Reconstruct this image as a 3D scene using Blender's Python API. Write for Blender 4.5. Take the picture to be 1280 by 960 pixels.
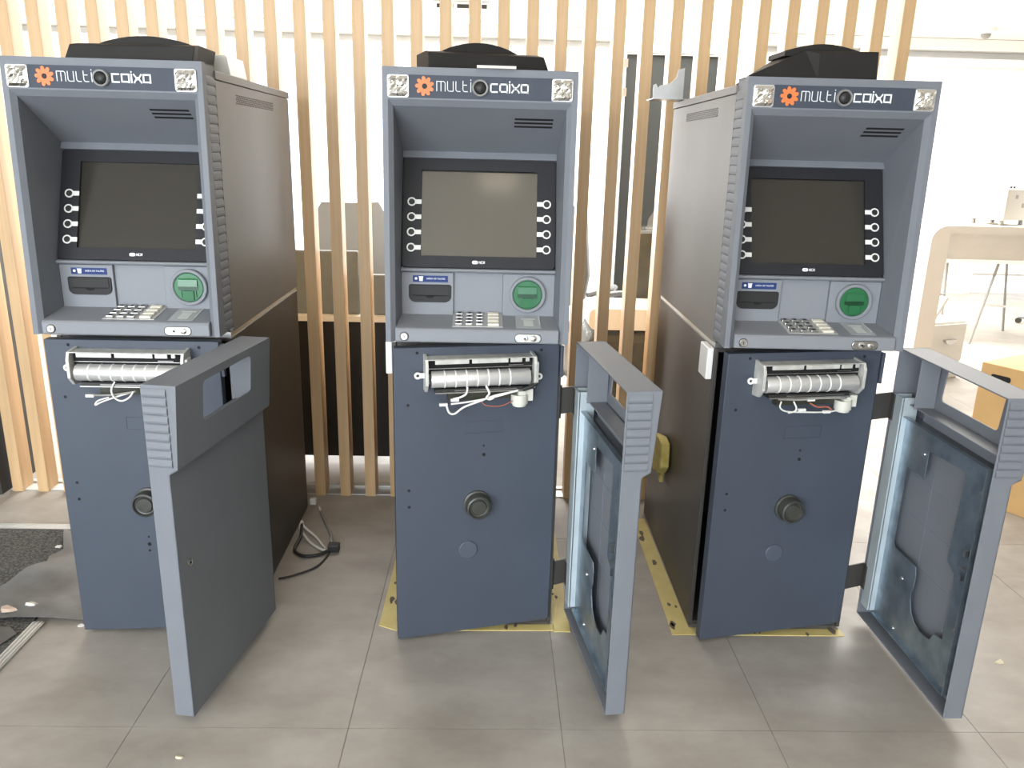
import bpy, bmesh, math, random
from math import sin, cos, pi, atan2, sqrt, radians
from mathutils import Matrix, Vector
random.seed(7)
for o in list(bpy.data.objects): bpy.data.objects.remove(o)
S = bpy.context.scene
COL = S.collection

# ------------------------------------------------------------------ camera
cam = bpy.data.cameras.new('camera'); cam.sensor_width = 36; cam.lens = 36*997.16/1280
cam.clip_start = .05; cam.clip_end = 200
co = bpy.data.objects.new('camera', cam); COL.objects.link(co)
co.matrix_world = Matrix.Translation((0, 0, 1.3948)) @ Matrix.Rotation(-.02741, 4, 'Z') @ Matrix.Rotation(pi/2-.28242, 4, 'X') @ Matrix.Rotation(.02536, 4, 'Z')
S.camera = co

# ------------------------------------------------------------------ world, lights, exposure
S.view_settings.view_transform = 'Standard'; S.view_settings.look = 'None'
S.view_settings.exposure = 0.0; S.view_settings.gamma = 1.0
W = bpy.data.worlds.new('sky'); S.world = W; W.use_nodes = True
bg = W.node_tree.nodes['Background']; bg.inputs[0].default_value = (.86, .93, 1, 1); bg.inputs[1].default_value = 3.5

def area(name, loc, rot, sx, sy, power, color):
    l = bpy.data.lights.new(name, 'AREA'); l.shape = 'RECTANGLE'; l.size = sx; l.size_y = sy; l.energy = power; l.color = color
    o = bpy.data.objects.new(name, l); o.location = loc; o.rotation_euler = rot; COL.objects.link(o); return o
# daylight through the shop front behind the camera (left part of the facade) and the rear windows, plus an added fill under the rear ceiling
area('facade_daylight', (-2.1, -3.3, 1.55), (radians(88), 0, radians(-15)), 4.4, 2.0, 330, (.90, .95, 1))
area('rear_ceiling_fill', (1.2, 6.2, 2.5), (0, 0, 0), 7.0, 3.6, 900, (1, .985, .96))  # added area light below the rear ceiling, overexposes the back room
area('rear_window_daylight', (-2.0, 8.6, 1.3), (radians(-90), 0, 0), 4.5, 2.0, 300, (1, .99, .97))

# ------------------------------------------------------------------ materials
MATS = {}
def mat(name, color, rough=.5, metal=0.0, noise=0, nscale=20, bump=0, bscale=200, spec=.5, col2=None, stretch=None, emit=None, alpha=None, trans=None, coords='Object'):
    if name in MATS: return MATS[name]
    m = bpy.data.materials.new(name); m.use_nodes = True; nt = m.node_tree; b = nt.nodes['Principled BSDF']
    b.inputs['Base Color'].default_value = (*color, 1); b.inputs['Roughness'].default_value = rough
    b.inputs['Metallic'].default_value = metal; b.inputs['Specular IOR Level'].default_value = spec
    if emit: b.inputs['Emission Color'].default_value = (*color, 1); b.inputs['Emission Strength'].default_value = emit
    if trans: b.inputs['Transmission Weight'].default_value = trans
    if alpha is not None: b.inputs['Alpha'].default_value = alpha
    if noise or bump:
        tc = nt.nodes.new('ShaderNodeTexCoord'); mp = nt.nodes.new('ShaderNodeMapping'); nt.links.new(tc.outputs[coords], mp.inputs[0])
        if stretch: mp.inputs['Scale'].default_value = stretch
    if noise:
        n = nt.nodes.new('ShaderNodeTexNoise'); n.inputs['Scale'].default_value = nscale; n.inputs['Detail'].default_value = 6
        nt.links.new(mp.outputs[0], n.inputs[0]); r = nt.nodes.new('ShaderNodeValToRGB')
        c2 = col2 or tuple(max(0, c*(1-noise)) for c in color)
        r.color_ramp.elements[0].color = (*c2, 1); r.color_ramp.elements[1].color = (*color, 1)
        r.color_ramp.elements[0].position = .35; r.color_ramp.elements[1].position = .65
        nt.links.new(n.outputs[0], r.inputs[0]); nt.links.new(r.outputs[0], b.inputs['Base Color'])
    if bump:
        n2 = nt.nodes.new('ShaderNodeTexNoise'); n2.inputs['Scale'].default_value = bscale; nt.links.new(mp.outputs[0], n2.inputs[0])
        bp = nt.nodes.new('ShaderNodeBump'); bp.inputs['Strength'].default_value = bump; bp.inputs['Distance'].default_value = .002
        nt.links.new(n2.outputs[0], bp.inputs['Height']); nt.links.new(bp.outputs[0], b.inputs['Normal'])
    MATS[name] = m; return m
M_fascia = mat('grey_blue_plastic', (.180, .193, .217), .55, spec=.35, bump=.12, bscale=900, noise=.06, nscale=6)
M_rib = M_fascia
M_console = mat('light_grey_plastic', (.225, .237, .26), .55, spec=.35, bump=.08, bscale=900)
M_side = mat('warm_grey_paint', (.20, .19, .175), .48, spec=.3, noise=.08, nscale=5, bump=.08, bscale=700)
M_lowside = mat('dark_warm_grey', (.06, .055, .05), .42, spec=.35, noise=.1, nscale=5, bump=.1, bscale=700)  # darker grey than the upper cabinet sides
M_safe = mat('slate_blue_paint', (.062, .075, .101), .45, spec=.4, noise=.08, nscale=4, bump=.1, bscale=800)
M_sign = mat('dark_slate_panel', (.052, .062, .083), .6, spec=.3)
M_bezel = mat('charcoal_bezel', (.016, .017, .021), .5, spec=.3)
M_screen = mat('dead_display', (.034, .031, .025), .12, noise=.05, nscale=3)
M_chrome = mat('chrome', (.92, .92, .9), .09, 1.0, bump=.9, bscale=95)
M_steel = mat('brushed_steel', (.62, .62, .6), .3, 1.0, noise=.1, nscale=30)
M_nickel = mat('nickel', (.58, .57, .55), .3, 1.0)
M_galv = mat('galvanised_sheet', (.40, .47, .53), .36, .85, noise=.3, nscale=18, col2=(.25, .31, .36))
M_white = mat('white_plastic', (.80, .80, .77), .4)
M_cream = mat('cream_keys', (.74, .70, .60), .4)
M_black = mat('black_rubber', (.018, .018, .018), .5)
M_hole = mat('hole_black', (.008, .008, .008), .9)
M_blackpl = mat('black_moulded_plastic', (.022, .020, .018), .6, noise=.15, nscale=8, spec=.22)
M_dial = mat('dark_dial', (.045, .047, .04), .4)
M_capm = mat('grey_cap', (.072, .087, .116), .4)
M_orange = mat('orange_print', (.85, .19, .05), .5)
M_letter = mat('white_print', (.82, .84, .86), .5)
M_blue = mat('blue_sticker', (.022, .045, .16), .5, spec=.2)
M_green = mat('green_plastic', (.02, .135, .052), .3)
M_greend = mat('dark_green_plastic', (.004, .05, .018), .35)
M_reccept = mat('dark_grey_plastic', (.026, .026, .026), .55, spec=.25)
M_roller = mat('silver_roller', (.66, .66, .65), .32, .55)
M_dispm = mat('zinc_housing', (.66, .66, .62), .45, .3, noise=.2, nscale=40)
M_wire_w = mat('white_cable', (.75, .74, .70), .4)
M_wire_g = mat('grey_cable', (.28, .27, .25), .5)
M_wire_r = mat('copper_red_cable', (.42, .13, .07), .45)
M_wire_k = mat('black_cable', (.02, .02, .02), .5)
M_wood = mat('pine_slat', (.68, .455, .24), .45, noise=.14, nscale=9, stretch=(6, 6, .35), bump=.06, bscale=60)
M_wall = mat('white_wall', (.86, .85, .82), .7)
M_ceil = mat('ceiling_paint', (.80, .77, .71), .8)
M_grout = mat('grout', (.20, .18, .155), .9)
M_alu = mat('aluminium_trim', (.62, .62, .60), .42, .6)
M_yellow = mat('yellow_tape', (.66, .55, .22), .55, noise=.5, nscale=16, col2=(.60, .48, .18))
M_foam = mat('yellow_foam', (.60, .50, .16), .8, noise=.4, nscale=30, col2=(.42, .33, .08), bump=.6, bscale=50)
M_sheet = mat('grey_membrane', (.17, .175, .175), .5, noise=.45, nscale=6, col2=(.085, .08, .075), bump=.3, bscale=20)
M_mat = mat('gravel_mat', (.12, .12, .11), .9, noise=.8, nscale=130, col2=(.012, .012, .012), bump=1, bscale=160)
M_paper = mat('paper_scrap', (.66, .62, .58), .8)
M_peach = mat('peach_scrap', (.55, .42, .33), .8)
M_card = mat('cardboard', (.60, .385, .165), .75, noise=.1, nscale=7)
M_red = mat('red_print', (.55, .05, .03), .6)
M_desk = mat('cream_laminate', (.74, .70, .635), .4)
M_whitebox = mat('white_enclosure', (.52, .49, .44), .45)
M_screenp = mat('grey_desk_screen', (.17, .195, .205), .7, noise=.1, nscale=30)
M_blackp = mat('black_panel', (.012, .012, .012), .5)
M_chair = mat('grey_mesh', (.24, .25, .255), .7)
M_chaird = mat('dark_olive_fabric', (.05, .052, .035), .7, noise=.6, nscale=25)
M_film = mat('clear_film', (.75, .78, .74), .12, noise=.0, trans=.0, alpha=.07, bump=1, bscale=35)
M_doorp = mat('smoked_grey_glass', (.05, .055, .054), .4, spec=.3)
M_dwall = mat('dark_wall', (.03, .027, .024), .6)
M_glass = mat('window_pane', (.85, .92, 1), .02, trans=1.0)
M_lampd = mat('lamp_diffuser', (1, .9, .72), .5, emit=9.0)

# floor tile material: procedural concrete look porcelain
mt = bpy.data.materials.new('porcelain_tile'); mt.use_nodes = True; nt = mt.node_tree; b = nt.nodes['Principled BSDF']
tc = nt.nodes.new('ShaderNodeTexCoord'); geo = nt.nodes.new('ShaderNodeNewGeometry'); mp = nt.nodes.new('ShaderNodeMapping'); mp.inputs['Scale'].default_value = (1, 1.6, 1)
nt.links.new(geo.outputs['Position'], mp.inputs[0])
n1 = nt.nodes.new('ShaderNodeTexNoise'); n1.inputs['Scale'].default_value = 3.2; n1.inputs['Detail'].default_value = 9; n1.inputs['Roughness'].default_value = .62
nt.links.new(mp.outputs[0], n1.inputs[0])
r1 = nt.nodes.new('ShaderNodeValToRGB'); r1.color_ramp.elements[0].color = (.285, .258, .226, 1); r1.color_ramp.elements[1].color = (.40, .372, .335, 1)
r1.color_ramp.elements[0].position = .33; r1.color_ramp.elements[1].position = .68
nt.links.new(n1.outputs[0], r1.inputs[0]); nt.links.new(r1.outputs[0], b.inputs['Base Color'])
n2 = nt.nodes.new('ShaderNodeTexNoise'); n2.inputs['Scale'].default_value = 9; n2.inputs['Detail'].default_value = 5; nt.links.new(geo.outputs['Position'], n2.inputs[0])
r2 = nt.nodes.new('ShaderNodeMapRange'); r2.inputs[3].default_value = .38; r2.inputs[4].default_value = .62; nt.links.new(n2.outputs[0], r2.inputs[0]); nt.links.new(r2.outputs[0], b.inputs['Roughness'])
n3 = nt.nodes.new('ShaderNodeTexNoise'); n3.inputs['Scale'].default_value = 1.7; n3.inputs['Detail'].default_value = 10; n3.inputs['Roughness'].default_value = .75; nt.links.new(geo.outputs['Position'], n3.inputs[0])
r3 = nt.nodes.new('ShaderNodeMapRange'); r3.inputs[1].default_value = .56; r3.inputs[2].default_value = .72; r3.inputs[3].default_value = 0; r3.inputs[4].default_value = .45; nt.links.new(n3.outputs[0], r3.inputs[0])
mx = nt.nodes.new('ShaderNodeMix'); mx.data_type = 'RGBA'; mx.inputs[7].default_value = (.46, .45, .43, 1); nt.links.new(r3.outputs[0], mx.inputs[0]); nt.links.new(r1.outputs[0], mx.inputs[6]); nt.links.new(mx.outputs[2], b.inputs['Base Color'])
M_tile = mt

# ------------------------------------------------------------------ helpers
class MB:
    def __init__(s): s.v = []; s.f = []
    def add(s, vs, fs):
        n = len(s.v); s.v += [tuple(v) for v in vs]; s.f += [tuple(i+n for i in f) for f in fs]; return s
    def box(s, x0, x1, y0, y1, z0, z1):
        return s.add([(x0,y0,z0),(x1,y0,z0),(x1,y1,z0),(x0,y1,z0),(x0,y0,z1),(x1,y0,z1),(x1,y1,z1),(x0,y1,z1)],
              [(0,3,2,1),(4,5,6,7),(0,1,5,4),(1,2,6,5),(2,3,7,6),(3,0,4,7)])
    def prism(s, pts, a, b_, axis='y'):
        # pts outline: axis y -> (x,z); axis z -> (x,y); axis x -> (y,z)
        f = {'y': lambda p,t:(p[0],t,p[1]), 'z': lambda p,t:(p[0],p[1],t), 'x': lambda p,t:(t,p[0],p[1])}[axis]
        n = len(pts)
        return s.add([f(p,a) for p in pts]+[f(p,b_) for p in pts], [tuple(range(n)), tuple(range(2*n-1,n-1,-1))]+[(i,(i+1)%n,n+(i+1)%n,n+i) for i in range(n)])
    def cyl(s, c, r, d, axis='y', n=24, r2=None):
        pts = [(cos(2*pi*i/n), sin(2*pi*i/n)) for i in range(n)]; r2 = r if r2 is None else r2
        f = {'y': lambda p,q,t:(c[0]+p,c[1]+t,c[2]+q), 'z': lambda p,q,t:(c[0]+p,c[1]+q,c[2]+t), 'x': lambda p,q,t:(c[0]+t,c[1]+p,c[2]+q)}[axis]
        return s.add([f(p*r,q*r,0) for p,q in pts]+[f(p*r2,q*r2,d) for p,q in pts], [tuple(range(n)),tuple(range(2*n-1,n-1,-1))]+[(i,(i+1)%n,n+(i+1)%n,n+i) for i in range(n)])
    def ring(s, c, ro, ri, d, axis='y', n=28):
        P = [(cos(2*pi*i/n), sin(2*pi*i/n)) for i in range(n)]
        f = {'y': lambda p,q,t:(c[0]+p,c[1]+t,c[2]+q), 'z': lambda p,q,t:(c[0]+p,c[1]+q,c[2]+t), 'x': lambda p,q,t:(c[0]+t,c[1]+p,c[2]+q)}[axis]
        vs = []
        for (r, t) in ((ro,0),(ri,0),(ri,d),(ro,d)): vs += [f(p*r,q*r,t) for p,q in P]
        fs = []
        for k in range(4):
            for i in range(n):
                a = k*n; e = ((k+1)%4)*n; fs.append((a+i, a+(i+1)%n, e+(i+1)%n, e+i))
        return s.add(vs, fs)
    def frame(s, outer, inner, a, b_, axis='y'):
        # two outlines with equal counts
        f = {'y': lambda p,t:(p[0],t,p[1]), 'z': lambda p,t:(p[0],p[1],t), 'x': lambda p,t:(t,p[0],p[1])}[axis]
        n = len(outer); vs = [f(p,a) for p in outer]+[f(p,a) for p in inner]+[f(p,b_) for p in inner]+[f(p,b_) for p in outer]; fs = []
        for k in range(4):
            for i in range(n):
                u = k*n; e = ((k+1)%4)*n; fs.append((u+i, u+(i+1)%n, e+(i+1)%n, e+i))
        return s.add(vs, fs)
    def lathe(s, prof, c, axis='y', n=24):
        f = {'y': lambda p,q,t:(c[0]+p,c[1]+t,c[2]+q), 'z': lambda p,q,t:(c[0]+p,c[1]+q,c[2]+t), 'x': lambda p,q,t:(c[0]+t,c[1]+p,c[2]+q)}[axis]
        vs = []; fs = []
        for (r,t) in prof: vs += [f(r*cos(2*pi*i/n), r*sin(2*pi*i/n), t) for i in range(n)]
        for k in range(len(prof)-1):
            for i in range(n): fs.append((k*n+i, k*n+(i+1)%n, (k+1)*n+(i+1)%n, (k+1)*n+i))
        fs.append(tuple(range(n))); fs.append(tuple(range(len(prof)*n-1, (len(prof)-1)*n-1, -1)))
        return s.add(vs, fs)
    def tube(s, pts, r, n=8, smooth=4):
        P = [Vector(p) for p in pts]
        if smooth and len(P) > 2:
            Q = []; E = [P[0]*2-P[1]]+P+[P[-1]*2-P[-2]]
            for i in range(1, len(E)-2):
                for k in range(smooth):
                    t = k/smooth; a, b2, c, d = E[i-1], E[i], E[i+1], E[i+2]
                    Q.append(.5*((2*b2)+(c-a)*t+(2*a-5*b2+4*c-d)*t*t+(3*b2-a-3*c+d)*t**3))
            Q.append(P[-1]); P = Q
        vs = []; fs = []; prev = None
        for i, p in enumerate(P):
            t = (P[min(i+1,len(P)-1)]-P[max(i-1,0)]).normalized()
            if prev is None: u = t.orthogonal().normalized()
            else:
                u = prev - t*prev.dot(t); u = u.normalized() if u.length > 1e-6 else t.orthogonal().normalized()
            prev = u; w = t.cross(u)
            vs += [p+(u*cos(2*pi*k/n)+w*sin(2*pi*k/n))*r for k in range(n)]
        for i in range(len(P)-1):
            for k in range(n): fs.append((i*n+k, i*n+(k+1)%n, (i+1)*n+(k+1)%n, (i+1)*n+k))
        fs.append(tuple(range(n))); m = len(P)*n; fs.append(tuple(range(m-1, m-n-1, -1)))
        return s.add(vs, fs)
    def mesh(s, name, m, smooth=False):
        me = bpy.data.meshes.new(name); me.from_pydata(s.v, [], s.f)
        bm = bmesh.new(); bm.from_mesh(me); bmesh.ops.recalc_face_normals(bm, faces=bm.faces); bm.to_mesh(me); bm.free()
        me.materials.append(m)
        if smooth:
            me.polygons.foreach_set('use_smooth', [True]*len(me.polygons)); me.set_sharp_from_angle(angle=radians(35))
        return me

CACHE = {}
def obj(name, mb, m, parent=None, loc=(0,0,0), rot=(0,0,0), key=None, smooth=False, bevel=0):
    if key and key in CACHE: me = CACHE[key]
    else:
        if callable(mb): mb = mb()
        me = mb.mesh(name, m, smooth)
        if key: CACHE[key] = me
    o = bpy.data.objects.new(name, me); COL.objects.link(o); o.location = loc; o.rotation_euler = rot
    if parent: o.parent = parent
    if bevel:
        bv = o.modifiers.new('bevel', 'BEVEL'); bv.width = bevel; bv.segments = 2; bv.limit_method = 'ANGLE'; bv.angle_limit = radians(40)
    return o
def empty(name, label, cat, loc=(0,0,0), rz=0, group=None):
    o = bpy.data.objects.new(name, None); COL.objects.link(o); o.location = loc; o.rotation_euler = (0,0,rz); o.empty_display_size = .1
    return tag(o, label, cat, group)
def tag(o, label, cat, group=None):
    o['label'] = label; o['category'] = cat
    if group: o['group'] = group
    return o
def struct(o): o['kind'] = 'structure'; return o
def rrect(x0, x1, z0, z1, r, n=5, r2=None):
    # rounded rectangle outline; r for top corners, r2 for bottom
    r2 = r if r2 is None else r2; P = []
    for cx, cz, a0, rr in ((x1-r2, z0+r2, -90, r2), (x1-r, z1-r, 0, r), (x0+r, z1-r, 90, r), (x0+r2, z0+r2, 180, r2)):
        for i in range(n+1):
            a = radians(a0+90*i/n); P.append((cx+rr*cos(a), cz+rr*sin(a)))
    return P
def stroke(mb, pts, w, y0, y1):
    # thick polyline in the x,z plane, extruded in y
    for (a, b2) in zip(pts, pts[1:]):
        dx, dz = b2[0]-a[0], b2[1]-a[1]; L = sqrt(dx*dx+dz*dz) or 1; ux, uz = dx/L*w/2, dz/L*w/2
        mb.prism([(a[0]-ux+uz, a[1]-uz-ux), (b2[0]+ux+uz, b2[1]+uz-ux), (b2[0]+ux-uz, b2[1]+uz+ux), (a[0]-ux-uz, a[1]-uz+ux)], y0, y1)
    return mb
def textmesh(body, size, m, name):
    c = bpy.data.curves.new(name, 'FONT'); c.body = body; c.size = size; c.extrude = .0003; c.align_x = 'CENTER'; c.align_y = 'CENTER'; c.resolution_u = 2
    t = bpy.data.objects.new(name, c); me = bpy.data.meshes.new_from_object(t); bpy.data.objects.remove(t); me.name = name; me.materials.clear(); me.materials.append(m); return me

# ------------------------------------------------------------------ setting: floor, walls, ceiling
CZ = 2.6
floor = struct(obj('floor', MB().box(-5, 7, -4, 9, -.06, -.0015), M_grout))
TX, TY = .5345, 1.037
def tile_mb(): return MB().box(.0008, TX-.0008, .0008, TY-.0008, -.0015, 0)
ci = 0
for i in range(-8, 13):
    for j in range(-4, 7):
        x = -.342+TX*i; y = 1.686+TY*j
        if x+TX < -4.95 or x > 6.9: continue
        obj('tile', tile_mb, M_tile, floor, (x, y, 0), key='tile')
def wall(name, x0, x1, y0, y1, z0, z1, m=M_wall): return struct(obj(name, MB().box(x0, x1, y0, y1, z0, z1), m))
wall('ceiling', -5.1, 7.1, -4.1, 9.1, CZ, CZ+.1, M_ceil)
wall('wall_right', 7, 7.1, -4, 9, 0, CZ)
wall('wall_left', -5.1, -5, -4, 9, 0, CZ)
wall('wall_end', -2.9, -1.99, 3.05, 3.3, 0, CZ, M_dwall)
# rear wall with openings: window_1 (low, right), window_2 and window_3 (tall, left)
def wall_openings(name, y0, y1, x0, x1, ops, m=M_wall):
    mb = MB(); xs = sorted({x0, x1} | {o[0] for o in ops} | {o[1] for o in ops})
    for a, b2 in zip(xs, xs[1:]):
        cuts = sorted((o[2], o[3]) for o in ops if o[0] <= a+1e-6 and o[1] >= b2-1e-6); z = 0
        for lo, hi in cuts:
            if lo > z+1e-4: mb.box(a, b2, y0, y1, z, lo)
            z = hi
        if z < CZ-1e-4: mb.box(a, b2, y0, y1, z, CZ)
    return struct(obj(name, mb, m))
rear_ops = [(-4.4, -1.9, .25, 2.35), (-1.7, .5, .25, 2.35), (5.36, 6.6, .0, .225)]
wall_openings('wall_back', 8.8, 8.95, -5, 7, rear_ops)
front_ops = [(-4.7, -2.6, .05, 2.4), (-2.5, -.6, .05, 2.4), (-.5, 1.2, .05, 2.4)]
wall_openings('wall_front', -4.0, -3.85, -5, 7, front_ops)
def window(n, x0, x1, y, z0, z1, bars=0, fm=M_wall):
    mb = MB().frame([(x0,z0),(x1,z0),(x1,z1),(x0,z1)], [(x0+.04,z0+.03),(x1-.04,z0+.03),(x1-.04,z1-.03),(x0+.04,z1-.03)], y, y+.06)
    for k in range(bars): xx = x0+(x1-x0)*(k+1)/(bars+1); mb.box(xx-.02, xx+.02, y, y+.06, z0+.03, z1-.03)
    w = struct(obj('window_%d' % n, mb, fm))
    obj('pane', MB().box(x0+.04, x1-.04, y+.028, y+.034, z0+.03, z1-.03), M_glass, w)
window(1, 5.36, 6.6, 8.84, 0, .225); window(2, -4.4, -1.9, 8.84, .25, 2.35, 1); window(3, -1.7, .5, 8.84, .25, 2.35, 1)
for n, o in enumerate(front_ops): window(4+n, o[0], o[1], -3.95, o[2], o[3], 0, M_alu)
# rear soffit and cornice lines
struct(obj('trim_1', MB().box(-5, 7, 8.55, 8.8, 2.50, 2.597), M_wall))
struct(obj('trim_2', MB().box(-5, 7, 8.66, 8.8, 2.36, 2.43), M_wall))
struct(obj('trim_3', MB().box(-1.98, 1.5, 3.095, 3.16, 0, .005).box(-1.98, 1.5, 3.165, 3.19, 0, .012), M_alu))
# partition with the dark glass door, seen through the slats
wall_openings('wall_partition', 5.3, 5.42, .74, 1.62, [(.80, 1.40, 0, 2.01)])
d1 = struct(obj('door_1', MB().box(.815, 1.385, 5.33, 5.37, .01, 2.0), M_doorp))
for z in (1.95, 1.78): obj('hinge', MB().box(.79, .815, 5.29, 5.33, z-.03, z+.02), M_nickel, d1)

# ------------------------------------------------------------------ slat screen
scr = empty('slat_screen', 'tall screen of pale pine slats running floor to ceiling behind the three cash machines', 'screen', (-.7234, 3.084, 0))
def slat_mb(): return MB().box(0, .043, 0, .08, .0, CZ-.002)
for i in range(-12, 22):
    obj('slat', slat_mb, M_wood, scr, (i*.1036, 0, 0), key='slat', bevel=.0015)

# ------------------------------------------------------------------ cash machines
YT, ZT, ZB = .0236, 1.5884, .9089
def yf(z): return YT*(z-ZB)/(ZT-ZB)
HW = .24
def fascia_mb():
    mb = MB()
    F = lambda x, z, d=0: (x, yf(z)+d, z)
    zo, zi = 1.514, 1.499
    # top bar and legs of the front ring
    mb.add([F(-HW,ZT),F(HW,ZT),F(.226,zo),F(-.226,zo)], [(0,1,2,3)])
    for s in (-1, 1):
        w = lambda x: s*x
        mb.add([F(s*HW,ZT),F(s*HW,ZB),F(s*.2268,ZB),F(s*.226,zo)], [(0,1,2,3)])
        mb.add([F(s*.226,zo),F(s*.2268,ZB),F(s*.2152,ZB,.012),F(s*.2145,zi,.012)], [(0,1,2,3)])   # bevel
        # inner cheek
        mb.add([F(s*.2145,zi,.012),(s*.2085,.215,1.389),(s*.2085,.2077,1.3734),(s*.2085,.1062,1.0912),(s*.2085,.107,.9645),(s*.2085,.107,ZB),F(s*.2152,ZB,.012)], [(0,1,2,3,4,5,6)])
        # outer side: flat front band and rear return
        mb.add([F(s*HW,ZT),F(s*HW,ZB),(s*HW,.05,ZB),(s*HW,.05,ZT)], [(0,1,2,3)])
        mb.add([(s*HW,.05,ZB),(s*HW,.05,ZT),(s*.2365,.053,ZT),(s*.2365,.053,ZB)], [(0,1,2,3)])
        mb.add([(s*.2365,.053,ZT),(s*.2365,.053,ZB),(s*.2365,.124,ZB),(s*.2365,.121,ZT)], [(0,1,2,3)])
        mb.add([F(s*HW,ZB),F(s*.2268,ZB),F(s*.2152,ZB,.012),(s*.2152,.124,ZB),(s*HW,.124,ZB)], [(0,1,2,3,4)])
    mb.add([F(-.226,zo),F(.226,zo),F(.2145,zi,.012),F(-.2145,zi,.012)], [(0,1,2,3)])
    # hood ceiling and ledge above the bezel
    mb.add([F(-.2145,zi,.012),F(.2145,zi,.012),(.2085,.205,1.393),(-.2085,.205,1.393)], [(0,1,2,3)])
    mb.add([(-.2085,.205,1.393),(.2085,.205,1.393),(.2085,.195,1.376),(-.2085,.195,1.376)], [(0,1,2,3)])
    mb.add([(-.2085,.195,1.376),(.2085,.195,1.376),(.2085,.212,1.370),(-.2085,.212,1.370)], [(0,1,2,3)])
    # top
    mb.add([F(-HW,ZT),F(HW,ZT),(HW,.121,ZT),(-HW,.121,ZT)], [(0,1,2,3)])
    return mb
def rib_strip(x, z0, z1, y0, y1, n, h, s):
    # moulded corrugation: rounded ridges stacked in z
    mb = MB(); P = []
    p = (z1-z0)/n
    for k in range(n):
        for t, a in ((0,0),(.12,.75),(.35,1),(.7,.8),(.93,.35)): P.append((z0+(k+t)*p, a*h))
    P.append((z1, 0)); m = len(P)
    vs = [(x+s*a, y0, z) for z, a in P]+[(x+s*a, y1, z) for z, a in P]
    fs = [(i, i+1, m+i+1, m+i) for i in range(m-1)]
    vs += [(x-s*.001, y0, z0), (x-s*.001, y0, z1)]; fs.append(tuple(range(m))+(2*m+1, 2*m))
    vs += [(x-s*.001, y1, z0), (x-s*.001, y1, z1)]; fs.append(tuple(range(m, 2*m))+(2*m+3, 2*m+2))
    return mb.add(vs, fs)
LSC = .00196
def LX(px): return (px-599)*LSC-.0006
def lettering_thin():
    mb = MB(); w = .0017; y0, y1 = -.0008, .001; T, Bm = 1.5565, 1.5345
    X = lambda p: LX(460+p/8); h = T-Bm
    R = .004
    def arch(a, b2): return [(a, Bm), (a, T-R), (a+R*.4, T-R*.3), (a+R, T), (b2-R, T), (b2-R*.4, T-R*.3), (b2, T-R), (b2, Bm)]
    m0, m1 = X(680), X(763); mm = (m0+m1)/2
    stroke(mb, [(m0,Bm),(m0,T),(m1-R,T),(m1-R*.3,T-R*.4),(m1,T-R),(m1,Bm)], w, y0, y1); stroke(mb, [(mm,T),(mm,Bm)], w, y0, y1)
    a, b2 = X(787), X(843); stroke(mb, [(a,T),(a,Bm+R),(a+R*.4,Bm+R*.3),(a+R,Bm),(b2,Bm),(b2,T)], w, y0, y1)
    a, b2 = X(870), X(912); stroke(mb, [(a,T),(a,Bm+R),(a+R*.4,Bm+R*.3),(a+R,Bm),(b2,Bm)], w, y0, y1)
    a, b2 = X(940), X(985); stroke(mb, [(a,T+.002),(a,Bm+R),(a+R*.4,Bm+R*.3),(a+R,Bm),(b2,Bm)], w, y0, y1); stroke(mb, [(a,(T+Bm)/2+.004),(b2-.002,(T+Bm)/2+.004)], w, y0, y1)
    a = X(1018); stroke(mb, [(a,T-.001),(a,Bm)], w, y0, y1); stroke(mb, [(a,T+.004),(a,T+.0055)], w, y0, y1)
    return mb
def lettering_bold():
    mb = MB(); w = .0036; y0, y1 = -.0008, .001; T, Bm = 1.5535, 1.5355
    X = lambda p: LX(600+p/8)
    a, b2 = X(97), X(160); stroke(mb, [(b2,T),(a,T),(a,Bm),(b2,Bm)], w, y0, y1)
    for a, b2 in ((X(190), X(260)), (X(402), X(468))):
        stroke(mb, [(a,T),(b2,T),(b2,Bm)], w, y0, y1); stroke(mb, [(a,T),(a,Bm+.001),(b2,Bm+.001)], w, y0, y1)
    a = X(285); stroke(mb, [(a,T),(a,Bm)], w, y0, y1); stroke(mb, [(a,T+.0055),(a,T+.0062)], w*.8, y0, y1)
    a, b2 = X(310), X(380); m = (T+Bm)/2; c1, c2 = a+.005, b2-.005
    for z in (T, Bm):
        s = 1 if z > m else -1
        stroke(mb, [(a,z),(c1,m+s*.002),(c2,m+s*.002),(b2,z)], w*.9, y0, y1)
    return mb
def flower_mb():
    mb = MB(); cx, cz = -.136, 1.5445
    for k in range(9):
        a = 2*pi*k/9+.3; pts = []
        for r, da in ((.0085,-.28),(.015,-.36),(.0215,-.16),(.0235,.03),(.0212,.2),(.015,.34),(.0085,.28)): pts.append((cx+r*cos(a+da), cz+r*sin(a+da)))
        mb.prism(pts, -.001-.0004*(k%2), .001)
    mb.ring((cx, -.0012, cz), .0115, .0065, .002, n=18)
    return mb
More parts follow.
